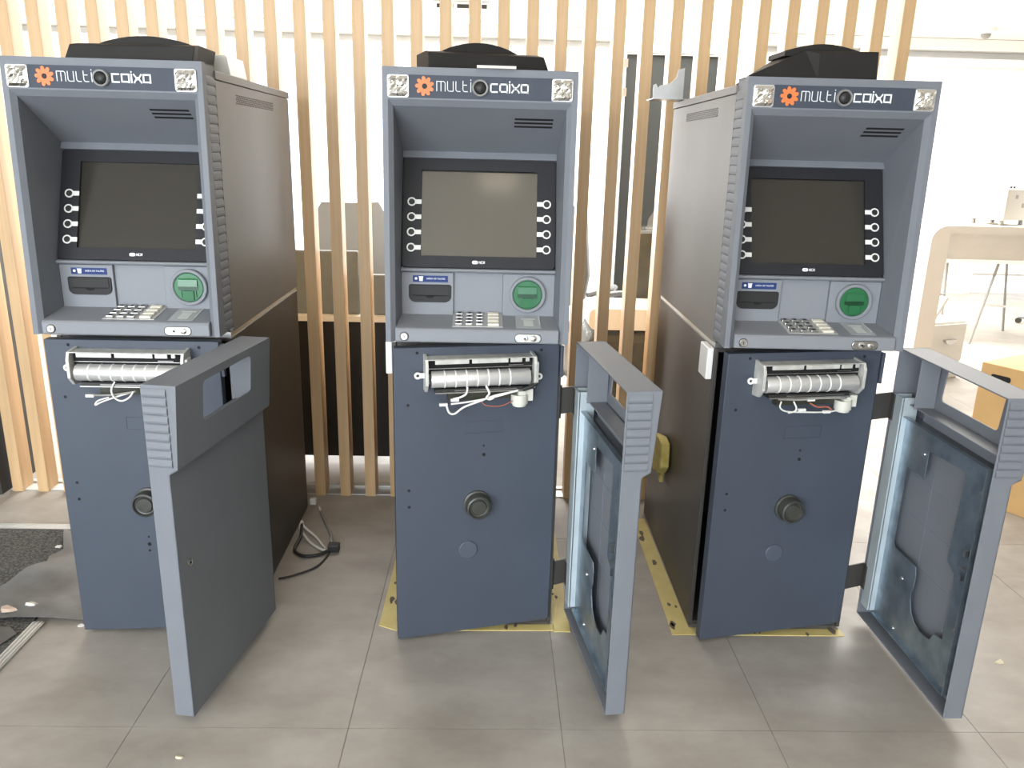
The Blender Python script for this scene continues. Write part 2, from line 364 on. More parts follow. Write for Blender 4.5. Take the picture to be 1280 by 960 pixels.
def build_atm(k, x, y, a, label, ang, sdx, sdy, theta, hx, hy):
    t = empty('atm', label, 'cash machine', (x, y, 0), a, 'cash machines in a row')
    P = lambda name, mb, m, par=t, **kw: obj(name, mb, m, par, key=kw.pop('key', name), **kw)
    # lower cabinet
    def body():
        mb = MB()
        for s in (-1, 1): mb.box(min(s*.236,s*.224), max(s*.236,s*.224), .10, .90, .004, .8835)
        mb.box(-.224, .224, .105, .90, .8715, .8835); mb.box(-.224, .224, .105, .90, .004, .016); mb.box(-.224, .224, .888, .90, .016, .8715)
        return mb
    sb = P('safe_body', body, M_lowside, bevel=.002)
    P('seam_strip', lambda: MB().box(-.2335, .2335, .112, .903, .8835, .897), M_steel)
    P('corner_strip', lambda: MB().box(-.2545, -.2365, .105, .19, .792, .884), M_white, bevel=.003)
    # upper cabinet
    uc = P('upper_cabinet', lambda: MB().box(-.228, .228, .235, .900, .897, 1.5540).box(-.238,-.228,.124,.905,.897,1.554).box(.228,.238,.124,.905,.897,1.554).box(-.228,.228,.124,.235,1.542,1.554).box(-.228,.228,.900,.905,.897,1.554), M_side, bevel=.0015)
    P('roof_cap', lambda: MB().box(-.2405, .2405, .122, .9085, 1.5555, 1.5765), M_side, uc, bevel=.002)
    def holes():
        mb = MB()
        for s in (-1, 1):
            for r in range(5):
                for c in range(34):
                    yy = .295+c*.0118+(.006 if r % 2 else 0); zz = 1.507+r*.0052
                    mb.cyl((s*.2378, yy, zz), .0021, s*.0006, axis='x', n=6)
        return mb
    P('vent_perforation', holes, M_hole, uc)['kind'] = 'stuff'
    # fascia
    f = P('fascia', fascia_mb, M_fascia)
    for s in (-1, 1):
        P('ribbed_side', lambda: rib_strip(.2365*s, ZB+.004, ZT-.028, .055, .1205, 28, .0026, s), M_rib, f, key='ribbed_side%d' % s)
    for q in range(3):
        zz = 1.477-q*.0085; yy = .034+(1.499-zz)/(1.499-1.393)*(.205-.034)
        obj('speaker_slot', lambda: MB().add([(-.049,-.0035,.0014),(.049,-.0035,.0014),(.049,.0035,-.003),(-.049,.0035,-.003)], [(0,1,2,3)]).add([(-.049,-.0035,.0024),(.049,-.0035,.0024),(.049,.0035,-.002),(-.049,.0035,-.002)], [(0,1,2,3)]), M_hole, f, (.136, yy, zz-.0006), key='speaker_slot')
    # sign
    ts = math.atan(YT/(ZT-ZB))
    sg = P('sign_panel', lambda: MB().prism([(-.1745,1.5178),(.1745,1.5178),(.1745,1.5702),(-.1745,1.5702)], .0195, .023), M_sign)
    pl = (0, .0192, 0)
    P('flower_emblem', flower_mb, M_orange, sg, loc=pl)
    P('emblem_centre', lambda: MB().cyl((-.136, -.0016, 1.5445), .0055, .002, n=14), M_reccept, sg, loc=pl)
    P('thin_lettering', lettering_thin, M_letter, sg, loc=pl)
    P('bold_lettering', lettering_bold, M_letter, sg, loc=pl)
    P('lens_ring', lambda: MB().lathe([(.0205,.002),(.0205,-.006),(.0185,-.0085),(.0155,-.008),(.0145,-.002)], (-.0006, 0, 1.5435)), mat('lens_grey', (.20,.20,.20), .4), sg, loc=pl, smooth=True)
    P('camera_lens', lambda: MB().lathe([(.0148,-.002),(.0125,-.0075),(.0075,-.011),(.002,-.0122)], (-.0006, 0, 1.5435)), M_black, sg, loc=pl, smooth=True)
    # chrome lamp reflectors
    for s in (-1, 1):
        def lamp():
            mb = MB().prism(rrect(-.0258, .0258, -.0258, .0258, .006), -.002, .006)
            return mb
        lp = obj('lamp_housing', lamp, M_alu, t, (s*.2005, .0195, 1.5433), key='lamp_housing')
        def facets():
            mb = MB(); rnd = random.Random(5); N = 7; w = .0238
            g = [[(-w+2*w*i/N, -.0035-(.0 if i in (0,N) or j in (0,N) else rnd.uniform(0,.007)), -w+2*w*j/N) for i in range(N+1)] for j in range(N+1)]
            vs = [v for r in g for v in r]
            return mb.add(vs, [(j*(N+1)+i, j*(N+1)+i+1, (j+1)*(N+1)+i+1, (j+1)*(N+1)+i) for j in range(N) for i in range(N)]).box(-w, w, -.0034, -.001, -w, w)
        obj('reflector', facets, M_chrome, lp, key='reflector')
    # screen bezel (tilted)
    tilt = atan2(.1015, .2822)
    bz = P('screen_bezel', lambda: MB().frame(rrect(-.2063,.2063,0,.2999,.012), rrect(-.157,.157,.0316,.2668,.003), -.006, .012), M_bezel, loc=(0, .1062, 1.0912), rot=(-tilt, 0, 0))
    P('display', lambda: MB().box(-.158, .158, .0015, .006, .0306, .2678), M_screen, bz)
    for s in (-1, 1):
        for zz in (.178, .1366, .0951, .053):
            def key():
                return MB().ring((0,0,0), .0118, .0082, .0022, n=22).box(.0105, .0262, 0, .0022, -.0060, .0060)
            obj('function_key', key, M_white, bz, (s*.1825, -.0078, zz), (0, 0 if s < 0 else pi, 0), key='fkey')
            obj('key_button', lambda: MB().lathe([(.0082,.001),(.0078,-.001),(.006,-.002)], (0,0,0), n=18), M_black, bz, (s*.1825, -.0075, zz), key='fbutton')
    def mark():
        mb = MB(); y0, y1 = -.0072, -.0058
        mb.frame(rrect(-.0175,-.0015,.0105,.0195,.0044), [(q[0]*.9-.001, (q[1]-.015)*.62+.015) for q in rrect(-.0165,-.0025,.0112,.0188,.0037)], y0, y1)
        mb.ring((-.0065, y0, .015), .0028, .0012, .0014, n=12); mb.ring((-.0125, y0, .015), .0028, .0012, .0014, n=12)
        for j, L in enumerate(([(0,0),(0,1),(1,0),(1,1)], [(1,1),(0,1),(0,0),(1,0)], [(0,0),(0,1),(1,1),(1,.5),(0,.5),(1,0)])):
            stroke(mb, [(.0015+j*.0056+u*.0038, .0122+v*.0056) for u, v in L], .0012, y0, y1)
        return mb
    P('maker_mark', mark, M_letter, bz)
    # console below the screen
    def console():
        mb = MB().box(-.2083, .2083, .124, .135, .955, 1.0915)
        mb.box(-.2083, -.0674, .107, .124, .955, 1.078); mb.box(.0672, .2083, .107, .124, .955, 1.078)
        mb.box(-.0674, .0672, .1165, .124, .955, 1.078)
        return mb
    P('console', console, M_console, bevel=.0015)
    P('console_lip', lambda: MB().prism([(.1335,1.0800),(.1335,1.0905),(.1,1.0905),(.0955,1.0885),(.0945,1.0855),(.097,1.0815),(.1,1.0800)], -.2083, .2083, 'x'), M_console, smooth=True)
    rs = P('receipt_slot', lambda: MB().prism(rrect(-.1883,-.0734,.9971,1.0454,.006,r2=.018), .1035, .108), M_reccept, bevel=.001)
    P('slot_opening', lambda: MB().box(-.178,-.083,.1032,.1040,1.0145,1.0165).prism([(-.143,1.0145),(-.118,1.0145),(-.122,1.0095),(-.130,1.0080),(-.139,1.0095)], .1031, .1040), M_hole, rs)
    P('slot_hood', lambda: MB().prism([(.1037,1.0175),(.1010,1.0180),(.1020,1.0430),(.1037,1.0435)], -.181, -.080, 'x'), M_reccept, rs)
    st = P('sticker', lambda: MB().prism(rrect(-.1773,-.0823,1.0518,1.0695,.0015,n=2), .1064, .1072), M_blue)
    def icon():
        mb = MB().cyl((-.1685,.1060,1.0612), .0036, .0006, n=12)
        return mb.box(-.1615,-.149,.1060,.1066,1.0655,1.0672).prism([(-.1595,1.0545),(-.1505,1.0545),(-.150,1.0652),(-.1605,1.0652)], .1060, .1066)
    P('icon', icon, M_letter, st)
    if 'stext' not in CACHE: CACHE['stext'] = textmesh('SAÍDA DE TALÕES', .0062, M_letter, 'sticker_text')
    o = bpy.data.objects.new('sticker_text', CACHE['stext']); COL.objects.link(o); o.parent = st; o.location = (-.115, .1062, 1.0612); o.rotation_euler = (pi/2, 0, 0)
    # card reader
    cr = P('card_reader', lambda: MB().lathe([(.0495,.001),(.0495,-.010),(.0475,-.0125),(.0425,-.0125),(.0400,-.010),(.0395,-.003)], (.1345, .107, 1.023), n=40), M_console, smooth=True)
    P('green_insert', lambda: MB().lathe([(.0398,.004),(.0396,-.0085),(.0375,-.0105),(.036,-.0105)], (.1345, .107, 1.023), n=36), M_green, cr, smooth=True)
    P('card_mouth', lambda: MB().box(.1065,.1610,.0958,.0968,1.0180,1.0250).box(.1080,.1600,.0955,.0966,1.0145,1.0180), M_greend, cr)
    P('card_guide', lambda: MB().prism([(.0963,1.0150),(.0915,1.0140),(.0925,.990),(.0963,.9885)], .1205,.1480,'x').prism([(.0963,1.0480),(.0935,1.0440),(.0905,1.0265),(.0963,1.0260)], .1090,.1590,'x').box(.1140,.1155,.0930,.0963,.995,1.0145).box(.1535,.1550,.0930,.0963,.995,1.0145), M_green, cr)
    # shelf
    def shelf():
        return MB().prism([(0.0,.9095),(-.003,.9125),(-.003,.9400),(.0005,.9455),(.007,.9478),(.118,.9650),(.118,.9095)], -.2148, .2148, 'x')
    sh = P('shelf', shelf, M_console, bevel=.003, smooth=False)
    P('key_lock', lambda: MB().lathe([(.0105,.002),(.0105,-.003),(.0092,-.004),(.0085,-.0035),(.0075,-.0035)], (-.1915, -.003, .9254), n=22), M_nickel, sh, smooth=True)
    P('lock_rim', lambda: MB().ring((-.1915,-.0045,.9254), .0118, .0104, .003, n=22), M_black, sh)
    P('keyhole', lambda: MB().box(-.1924,-.1906,-.0068,-.0062,.9215,.9295), M_hole, sh)
    P('latch_plate', lambda: MB().prism(rrect(.0995,.1675,.9135,.9355,.0108,n=8), -.0045, -.001), M_steel, sh, bevel=.001)
    P('latch_rim', lambda: MB().frame(rrect(.0982,.1688,.9122,.9368,.0121,n=8), rrect(.0995,.1675,.9135,.9355,.0108,n=8), -.0042, -.001), M_black, sh)
    P('latch_boss', lambda: MB().lathe([(.0085,.0),(.008,-.002),(.004,-.0025)], (.1255, -.0045, .9248), n=18).lathe([(.0085,0),(.007,-.003),(.003,-.0045)], (.148,-.0045,.9245), n=18), M_chrome, sh, smooth=True)
    P('latch_hole', lambda: MB().cyl((.1255,-.0076,.9248), .003, .0006, n=12), M_hole, sh)
    sl = math.atan2(.0172, .111)
    P('clear_sticker', lambda: MB().box(-.033, .033, -.046, .046, 0, .0006), mat('grey_sticker', (.40,.42,.43), .25), sh, loc=(.1355, .058, .9561), rot=(sl, 0, 0))
    P('contactless_mark', lambda: MB().box(-.012,.014,-.03,.012,.0006,.001).box(-.018,.020,.018,.026,.0006,.001).box(.030,.0325,-.02,.045,.0006,.0012), mat('pale_print', (.58,.60,.58), .4), sh, loc=(.1355, .058, .9561), rot=(sl, 0, 0))
    kp = P('keypad', lambda: MB().box(-.067, .067, -.052, .050, -.002, .0012), M_alu, loc=(0, .067, .9575), rot=(sl, 0, 0))
    for c, (kx, kw) in enumerate(((-.050,.0095),(-.0225,.0095),(.005,.0095),(.042,.0150))):
        for r in range(4):
            zz = -.039+r*.0250
            obj('key', (lambda w=kw: MB().box(-w, w, -.0085, .0085, 0, .0065)), M_cream if c == 3 else M_nickel, kp, (kx, zz, .0012), key='key%d' % (c == 3), bevel=.0018)
            if c < 3: obj('key_digit', lambda: MB().box(-.0042, .0042, -.004, .004, .0066, .0070), M_black, kp, (kx, zz, .0012), key='kd')
    # safe door (ajar on two of the machines)
    dr = P('safe_door', lambda: MB().prism([(0,.030),(0,.8912),(-.457,.8912),(-.457,.012),(-.025,.026),(-.025,.030)], 0, .03), M_safe, loc=(sdx, sdy, 0), rot=(0,0,ang), bevel=.0025)
    P('combination_dial', lambda: MB().lathe([(.040,.001),(.040,-.006),(.035,-.008),(.036,-.028),(.034,-.036),(.030,-.038),(.027,-.032),(.0235,-.031),(.0205,-.036),(.012,-.0365)], (-.227, 0, .4295), n=36), M_dial, dr, smooth=True)
    if k != 'A': P('round_cap', lambda: MB().lathe([(.0275,.001),(.0275,-.003),(.0255,-.0045),(.022,-.0045)], (-.2515, 0, .285), n=30), M_capm, dr, smooth=True)
    P('name_plate', lambda: MB().frame([(-.266,.6405),(-.153,.6405),(-.153,.6765),(-.266,.6765)], [(-.2645,.642),(-.1545,.642),(-.1545,.675),(-.2645,.675)], -.0012, .001), M_safe, dr)
    for hxx, hz, hr in ((-.21,.604,.003),(-.209,.577,.005),(-.394,.877,.0042),(-.052,.875,.0042),(-.42,.732,.0042),(-.42,.482,.0042),(-.42,.432,.0042)) + (((-.24,.317,.003),(-.24,.294,.0055),(-.241,.274,.0035)) if k == 'A' else ()):
        obj('bolt_hole', lambda: MB().cyl((0,-.0006,0), 1, .0012, n=14), M_hole, dr, (hxx, 0, hz)).scale = (hr, 1, hr)
    P('hinge_pin', lambda: MB().box(.003, .012, -.004, .012, .795, .885), M_safe, dr, bevel=.002)
    P('hinge_pad', lambda: MB().box(-.024, -.002, -.002, .03, .03, .13), M_safe, dr, bevel=.002)
    # receipt / presenter mechanism on the safe door
    D = dict(loc=(sdx, sdy, 0), rot=(0,0,ang))
    def housing():
        mb = MB().box(-.372, -.082, -.046, 0, .866, .8685)           # top sheet
        mb.box(-.352, -.262+.0, -.0505, -.046, .856, .8675); mb.box(-.254,-.156,-.0505,-.046,.856,.8675); mb.box(-.150,-.118,-.0505,-.046,.856,.8675); mb.box(-.108,-.098,-.0505,-.046,.857,.8675)
        for xa, xb in ((-.378,-.370),(-.084,-.076)):
            mb.prism([(0,.775),(0,.874),(-.046,.869),(-.055,.850),(-.055,.800),(-.035,.778)], xa, xb, 'x')
        mb.box(-.372,-.082,-.004,-.001,.79,.865)
        return mb
    ds = P('dispenser', housing, M_dispm, bevel=.0008, **D)
    P('dark_slot', lambda: MB().box(-.369,-.085,-.030,-.004,.826,.8655), M_hole, ds)
    P('guide_rod', lambda: MB().cyl((-.369,-.031,.8400), .0009, .284, axis='x', n=10).box(-.15,-.11,-.034,-.031,.8440,.8455), M_nickel, ds)
    P('roller', lambda: MB().lathe([(.0215,0),(.0225,.002),(.0225,.267),(.0215,.269)], (-.362,-.034,.8115), axis='x', n=28), M_roller, ds, smooth=True)
    for q in range(7):
        obj('roller_ring', lambda: MB().lathe([(.0224,-.0022),(.0236,-.001),(.0236,.001),(.0224,.0022)], (0,0,0), axis='x', n=28), M_white, ds, (-.338+q*.0295+.012, -.034, .8115), key='rring', smooth=True)
    P('lower_tray', lambda: MB().box(-.352,-.112,-.045,-.001,.777,.7865), M_black, ds)
    P('tray_rail', lambda: MB().box(-.352,-.112,-.050,-.044,.7755,.7785).box(-.30,-.13,-.048,-.044,.7810,.7825), M_steel, ds)
    for xx, zz in ((-.395,.819),(-.061,.805)):
        obj('mounting_ear', lambda: MB().ring((0,0,0), .0095, .0042, .003, n=18).box(.007 if False else -.004,.004,0,.003,-.004,.004) if False else MB().ring((0,0,0), .0095, .0042, .003, n=18), M_white, ds, (xx, -.020, zz), key='ear')
    P('ear_bracket', lambda: MB().box(-.388,-.376,-.020,-.017,.812,.826), M_white, ds)
    P('ear_bracket', lambda: MB().box(-.078,-.067,-.020,-.017,.798,.812).box(-.078,-.070,-.045,-.015,.795,.852), M_white, ds, key='ear_bracket_tall')
    P('motor', lambda: MB().cyl((-.118,-.030,.735), .0235, .026, axis='z', n=24).cyl((-.118,-.030,.728), .019, .008, axis='z', n=24).box(-.112,-.082,-.038,-.014,.742,.775).box(-.125,-.105,-.045,-.030,.758,.772), mat('ivory_plastic', (.62,.62,.55), .4), ds, smooth=True)
    P('circuit_board', lambda: MB().box(-.315,-.14,-.022,-.001,.748,.776), mat('dark_olive_board', (.035,.036,.022), .5), ds)
    if k == 'B':
        wires = [('white_cable', M_wire_w, .0028, [(-.265,-.045,.790),(-.270,-.055,.775),(-.285,-.052,.765),(-.305,-.05,.760)]),
                 ('white_cable', M_wire_w, .003, [(-.215,-.046,.792),(-.208,-.058,.775),(-.215,-.055,.762),(-.207,-.054,.756),(-.195,-.054,.760)]),
                 ('white_cable', M_wire_w, .0028, [(-.322,-.045,.742),(-.315,-.048,.722),(-.300,-.048,.718),(-.275,-.047,.735),(-.235,-.05,.750),(-.19,-.05,.765),(-.13,-.05,.775)]),
                 ('white_cable', M_wire_w, .0026, [(-.31,-.046,.745),(-.26,-.048,.750),(-.19,-.052,.762),(-.128,-.052,.778)]),
                 ('red_cable', M_wire_r, .0014, [(-.225,-.04,.745),(-.215,-.045,.737),(-.19,-.045,.733),(-.165,-.045,.735),(-.14,-.04,.745)]),
                 ('black_cable', M_wire_k, .006, [(-.115,-.05,.779),(-.095,-.05,.784),(-.075,-.045,.794)])]
        plugs = [(-.330,-.045,.744),(-.300,-.05,.757)]
    elif k == 'C':
        wires = [('white_cable', M_wire_w, .0022, [(-.31,-.04,.765),(-.315,-.046,.750),(-.295,-.046,.738),(-.24,-.046,.734),(-.17,-.045,.732),(-.12,-.04,.738)]),
                 ('white_cable', M_wire_w, .0024, [(-.275,-.042,.765),(-.268,-.048,.748),(-.272,-.048,.738),(-.29,-.047,.734)]),
                 ('red_cable', M_wire_r, .0022, [(-.225,-.04,.758),(-.205,-.046,.748),(-.175,-.046,.747),(-.16,-.046,.738)]),
                 ('grey_cable', M_wire_g, .003, [(-.32,-.04,.772),(-.26,-.048,.771),(-.2,-.05,.774),(-.15,-.05,.773),(-.12,-.045,.770)])]
        plugs = [(-.228,-.048,.770),(-.25,-.046,.741),(-.175,-.046,.733)]
    else:
        wires = [('white_cable', M_wire_w, .0024, [(-.262,-.046,.79),(-.268,-.058,.77),(-.262,-.056,.748),(-.245,-.055,.74),(-.225,-.054,.75),(-.215,-.05,.765)]),
                 ('white_cable', M_wire_w, .0022, [(-.21,-.046,.765),(-.26,-.05,.75),(-.3,-.05,.735),(-.318,-.05,.726),(-.31,-.05,.738),(-.28,-.05,.748)]),
                 ('grey_cable', M_wire_g, .0025, [(-.32,-.047,.752),(-.27,-.05,.755),(-.21,-.05,.765)])]
        plugs = [(-.330,-.047,.751)]
    for n, m, r, pts in wires: obj(n, MB().tube(pts, r), m, ds, smooth=True)
    for p in plugs: obj('plug', MB().box(-.011,.011,-.004,.004,-.0038,.0038), M_white, ds, p, key='plug', bevel=.001)
    # fascia door, opened about its right-hand hinge: local x along the door, y outwards
    DW = .493; rz = theta+pi
    def door():
        mb = MB(); w = .004; z0, zb, ztop = .03, .6883, .887
        vb, vt, v0 = .070, .084, .050                       # bulge depth low and high, panel depth
        # outer skin of the lower panel (two faces) with a bevelled step below the bulge
        mb.box(0, DW, v0-w, v0, z0, zb-.012)
        mb.add([(0,v0,zb-.012),(DW,v0,zb-.012),(DW,vb,zb),(0,vb,zb),(0,v0-w,zb-.012),(DW,v0-w,zb-.012),(DW,vb-w,zb+w),(0,vb-w,zb+w)], [(0,1,2,3),(4,5,6,7),(0,1,5,4),(3,2,6,7),(0,3,7,4),(1,2,6,5)])
        # bulge skin with the window opening
        vv = lambda z: vb+(vt-vb)*(z-zb)/(ztop-zb)
        out = [(0,zb),(DW,zb),(DW,ztop),(0,ztop)]; r = .012
        inn = rrect(.121,.374,.767,.866,r,n=4)
        def skin(off):
            ni = len(inn); vs = [(u, vv(z)+off, z) for u, z in out]+[(u, vv(z)+off, z) for u, z in inn]
            q = ni//4; fs = []
            # inn starts at bottom right corner (x1,z0), then top right, top left, bottom left
            seg = [list(range(4+k*q, 4+(k+1)*q)) for k in range(4)]     # br, tr, tl, bl
            fs.append(tuple([1, 2]+list(reversed(seg[1]))+list(reversed(seg[0]))) )
            fs.append(tuple([2, 3]+list(reversed(seg[2]))+[seg[1][-1]]))
            fs.append(tuple([3, 0]+list(reversed(seg[3]))+[seg[2][-1]]))
            fs.append(tuple([0, 1]+[seg[0][0]]+[seg[3][-1]]))
            return vs, fs
        a = skin(0); mb.add(*a); a2 = skin(-w); mb.add(*a2)
        n = len(inn); vs = [(u, vv(z), z) for u, z in inn]+[(u, vv(z)-w, z) for u, z in inn]
        mb.add(vs, [(i, (i+1)%n, n+(i+1)%n, n+i) for i in range(n)])
        # rim walls
        side = [(0,z0),(v0,z0),(v0,zb-.012),(vb,zb),(vt,ztop),(0,ztop)]
        mb.prism(side, 0, w, 'x'); mb.prism(side, DW-w, DW, 'x')
        mb.box(w, DW-w, 0, v0-w, z0, z0+w); mb.box(w, DW-w, 0, vt, ztop-w, ztop)
        # moulded inner ledges
        mb.box(w, DW-w, .020, vb-w, .735, .739); mb.box(.10, DW-w, .045, vb-w, .700, .735)
        mb.box(.10,.103,.012,.07,.735,.880)
        return mb
    fd = P('fascia_door', door, M_fascia, loc=(hx, hy, 0), rot=(0,0,rz), bevel=.0012)
    P('ribbed_end', lambda: rib_strip(.4928, .6935, .880, .004, .060, 9, .005, 1), M_rib, fd)
    P('galvanised_channel', lambda: MB().box(.022,.066,-.004,.0,.078,.757).box(.022,.025,.003,.045,.078,.757).box(.063,.066,.003,.044,.078,.757), mat('window_lit_galvanised', (.60,.69,.73), .45, .45, noise=.12, nscale=14), fd)  # lighter, less metallic tone paints the window's reflection into the channel
    cut = [(.198,.648),(.36,.657),(.37,.648),(.362,.408),(.380,.400),(.400,.390),(.406,.375),(.403,.200),(.366,.193),(.352,.168),(.336,.162),(.30,.158),(.27,.167),(.248,.185),(.235,.216),(.232,.236),(.239,.256),(.240,.290),(.232,.318),(.17,.318),(.115,.318),(.106,.328),(.106,.562),(.11,.566),(.193,.566),(.198,.572)]
    def plate():
        mb = MB(); z0, z1, u0, u1 = .075, .701, .066, .462
        # outer outline resampled to the same count as the cutout, by projecting each cut vertex on the border radially
        n = len(cut); cu, cz = .25, .40; outer = []
        for u, z in cut:
            du, dz = u-cu, z-cz; k = 1e9
            if du > 1e-9: k = min(k, (u1-cu)/du)
            if du < -1e-9: k = min(k, (u0-cu)/du)
            if dz > 1e-9: k = min(k, (z1-cz)/dz)
            if dz < -1e-9: k = min(k, (z0-cz)/dz)
            outer.append((cu+du*k, cz+dz*k))
        return outer, n, (u0, u1, z0, z1)
    def plate_mesh():
        # exact plate: fill between rectangle and cutout by bmesh triangulation, then extrude
        bm = bmesh.new(); rect = [(.066,.075),(.462,.075),(.462,.701),(.066,.701)]
        es = []
        for loop in (rect, cut):
            vs = [bm.verts.new((u, .018, z)) for u, z in loop]
            es += [bm.edges.new((vs[i], vs[(i+1)%len(vs)])) for i in range(len(vs))]
        bmesh.ops.triangle_fill(bm, use_beauty=True, use_dissolve=False, edges=es)
        g = bmesh.ops.extrude_face_region(bm, geom=bm.faces[:])
        for v in [e for e in g['geom'] if isinstance(e, bmesh.types.BMVert)]: v.co.y += .003
        mb = MB(); bm.verts.index_update()
        mb.add([v.co[:] for v in bm.verts], [tuple(v.index for v in f2.verts) for f2 in bm.faces]); bm.free()
        mb.box(.066,.462,.006,.018,.701,.703); mb.box(.459,.462,.006,.018,.075,.701); mb.box(.066,.462,.006,.018,.073,.075)
        return mb
    P('inner_plate', plate_mesh, M_galv, fd)
    P('liner_groove', lambda: MB().box(.1,.41,.0452,.0462,.538,.5395).box(.1,.41,.0452,.0462,.300,.3015).box(.1,.41,.0452,.0462,.425,.4262).box(.198,.1995,.0452,.0462,.16,.57).box(.353,.3545,.0452,.0462,.16,.657), mat('groove_grey', (.17,.19,.23), .6), fd)
    for u, z in ((.179,.631),(.443,.633),(.045,.628),(.179,.252),(.178,.09),(.44,.254),(.439,.09),(.045,.30),(.045,.12)):
        obj('screw', lambda: MB().lathe([(.0055,.0),(.005,-.003),(.002,-.004)], (0,0,0), n=10), M_nickel, fd, (u, .018 if u > .07 else 0, z), key='screw')
    P('latch_hook', lambda: MB().box(.430,.456,.006,.018,.425,.434), M_steel, fd); P('latch_stop', lambda: MB().box(.436,.446,.004,.018,.398,.414), M_steel, fd); P('latch_tab', lambda: MB().box(.440,.452,.0,.018,.465,.485), M_steel, fd)
    P('door_lock', lambda: MB().lathe([(.009,-.002),(.009,.003),(.007,.004),(.0055,.0025)], (.448, .05, .433), n=18), M_nickel, fd, smooth=True)
    P('lock_hole', lambda: MB().cyl((.448,.0526,.433), .0035, .0012, n=12), M_hole, fd)
    for z0, z1 in ((.677,.755),(.125,.205)):
        ux = .236-hx; uy = .118-hy      # body corner, in cabinet axes, brought into door axes
        ca, sa = cos(-rz), sin(-rz); bx, by = ca*ux-sa*uy, sa*ux+ca*uy
        def br():
            mb = MB(); dx, dy = -bx, -by; L = sqrt(dx*dx+dy*dy); nx, ny = -dy/L*.002, dx/L*.002
            mb.prism([(bx-nx,by-ny),(nx*-1,-ny),(nx,ny),(bx+nx,by+ny)], z0, z1, 'z')
            mb.box(-.001, .03, -.004, -.001, z0, z1)
            return mb
        hb = obj('hinge_bracket', br(), M_lowside if k != 'A' else M_safe, fd)
        obj('hinge_knuckle', MB().cyl((bx, by, z0-.012), .006, z1-z0+.02, axis='z', n=12), M_black, fd)
    return t, dr, fd
build_atm('A', -.9551, 2.0625, .0105, 'left cash machine, lower door swung open with its smooth grey outer face showing', 0.0, .2273, .0219, 1.412, .259, .1168)
build_atm('B', -.0382, 2.0533, .0104, 'middle cash machine with the palest screen, its open lower door seen nearly edge on', .1925, .2273, .087, 1.694, .2787, .1353)
build_atm('C', .8581, 2.0503, -.0073, 'right cash machine showing the broad galvanised inside of its open lower door', .1716, .2273, .087, 1.5933, .3048, .1441)

# ------------------------------------------------------------------ things on top of the machines
def cover(name, label, loc, rz, prof, d, arc, group):
    t = empty(name, label, 'cover', loc, rz, group)
    mb = MB(); n = len(prof)
    # front outline in (x,z); the upper face slopes back a little towards the rear
    front = [(x, 0, z) for x, z in prof]; mid = [(x*.985, .035, z*(1.0 if z < .02 else 1.18)) for x, z in prof]; back = [(x*.97, d, z*(1 if z < .02 else 1.18)) for x, z in prof]
    vs = front+mid+back; fs = [tuple(range(n)), tuple(range(3*n-1, 2*n-1, -1))]
    for k in range(2): fs += [(k*n+i, k*n+(i+1)%n, (k+1)*n+(i+1)%n, (k+1)*n+i) for i in range(n)]
    obj('shell', mb.add(vs, fs), M_blackpl, t, bevel=.002)
    x0, x1, zt, ya, yb2 = arc; P = [(x0, .03)]+[(x0+(x1-x0)*i/12, zt-.022+.022*sin(pi*i/12)**.8) for i in range(13)]+[(x1, .03)]
    obj('domed_lid', MB().prism(P, ya, yb2), M_blackpl, t, smooth=True)
    return t
cover('black_cover', 'black plastic cover lying on the left cash machine, flat front and tapered left end', (-.9551+.045, 2.0625+.075, 1.5885), .0, [(-.158,0),(-.141,.036),(.165,.038),(.156,0)], .17, (-.10,.145,.066,.06,.15), 'black plastic covers on the cash machines')
cover('black_cover', 'black plastic cover lying aslant on the middle cash machine over a white paper edge', (-.0382-.128, 2.0533+.035, 1.5885), .30, [(0,0),(0,.036),(.300,.040),(.318,0)], .14, (.05,.245,.070,.05,.12), 'black plastic covers on the cash machines')
t = empty('black_cover', 'black plastic cover on the right cash machine, its long sloped face to the left', 'cover', (.8581-.02, 2.0503+.08, 1.5885), 0, 'black plastic covers on the cash machines')
obj('shell', MB().add([(-.205,.0,.0),(-.205,.004,.006),(-.06,.02,.071),(-.03,0,.062),(-.028,0,0),(.118,0,.07),(.122,0,0),(-.18,.2,0),(-.06,.2,.08),(.11,.2,.08),(.12,.2,0)],
    [(0,4,3,2,1),(4,6,5,3),(3,5,9,8,2),(1,2,8,7),(0,1,7),(6,10,9,5),(7,8,9,10),(0,7,10,6,4)]), M_blackpl, t)
obj('domed_lid', MB().prism([(-.105,.06)]+[(-.105+.20*i/10, .072+.018*sin(pi*i/10)) for i in range(11)]+[(.095,.06)], .04, .17), M_blackpl, t, smooth=True)
obj('corner_clip', MB().box(.108,.125,-.004,.004,0,.016), M_steel, t, rot=(0,.5,0))
tag(obj('white_paper', MB().box(-.0475,.0475,0,.11,0,.003).box(-.0475,.0475,-.001,.001,0,.006), M_paper, None, (0.0,2.058,1.5884), (0,0,.02)), 'strip of white paper under the black cover on the middle cash machine', 'paper')
tag(obj('plastic_tray', MB().prism([(-.115,0),(.115,0),(.105,.055),(-.105,.055)], 0, .16), mat('translucent_white', (.72,.74,.70), .3), None, (-.9551+.105, 2.0625+.31, 1.5785), bevel=.004), 'translucent whitish plastic container behind the black cover on the left cash machine', 'container')
# bent metal tray on the rear of the right machine
t = empty('metal_bracket', 'bent grey sheet metal bracket lying on the rear left corner of the right cash machine', 'bracket', (.62, 2.85, 1.5775))
obj('bracket_base', MB().box(-.10,.10,-.05,.06,.0,.0025), M_steel, t, rot=(0,0,.0))
obj('bracket_flange', MB().prism([(-.10,.0),(.0,.0),(.0,.098),(-.022,.092),(-.026,.066),(-.045,.050),(-.078,.042),(-.084,.034),(-.092,.047),(-.10,.043)], -.052, -.0495), M_steel, t)

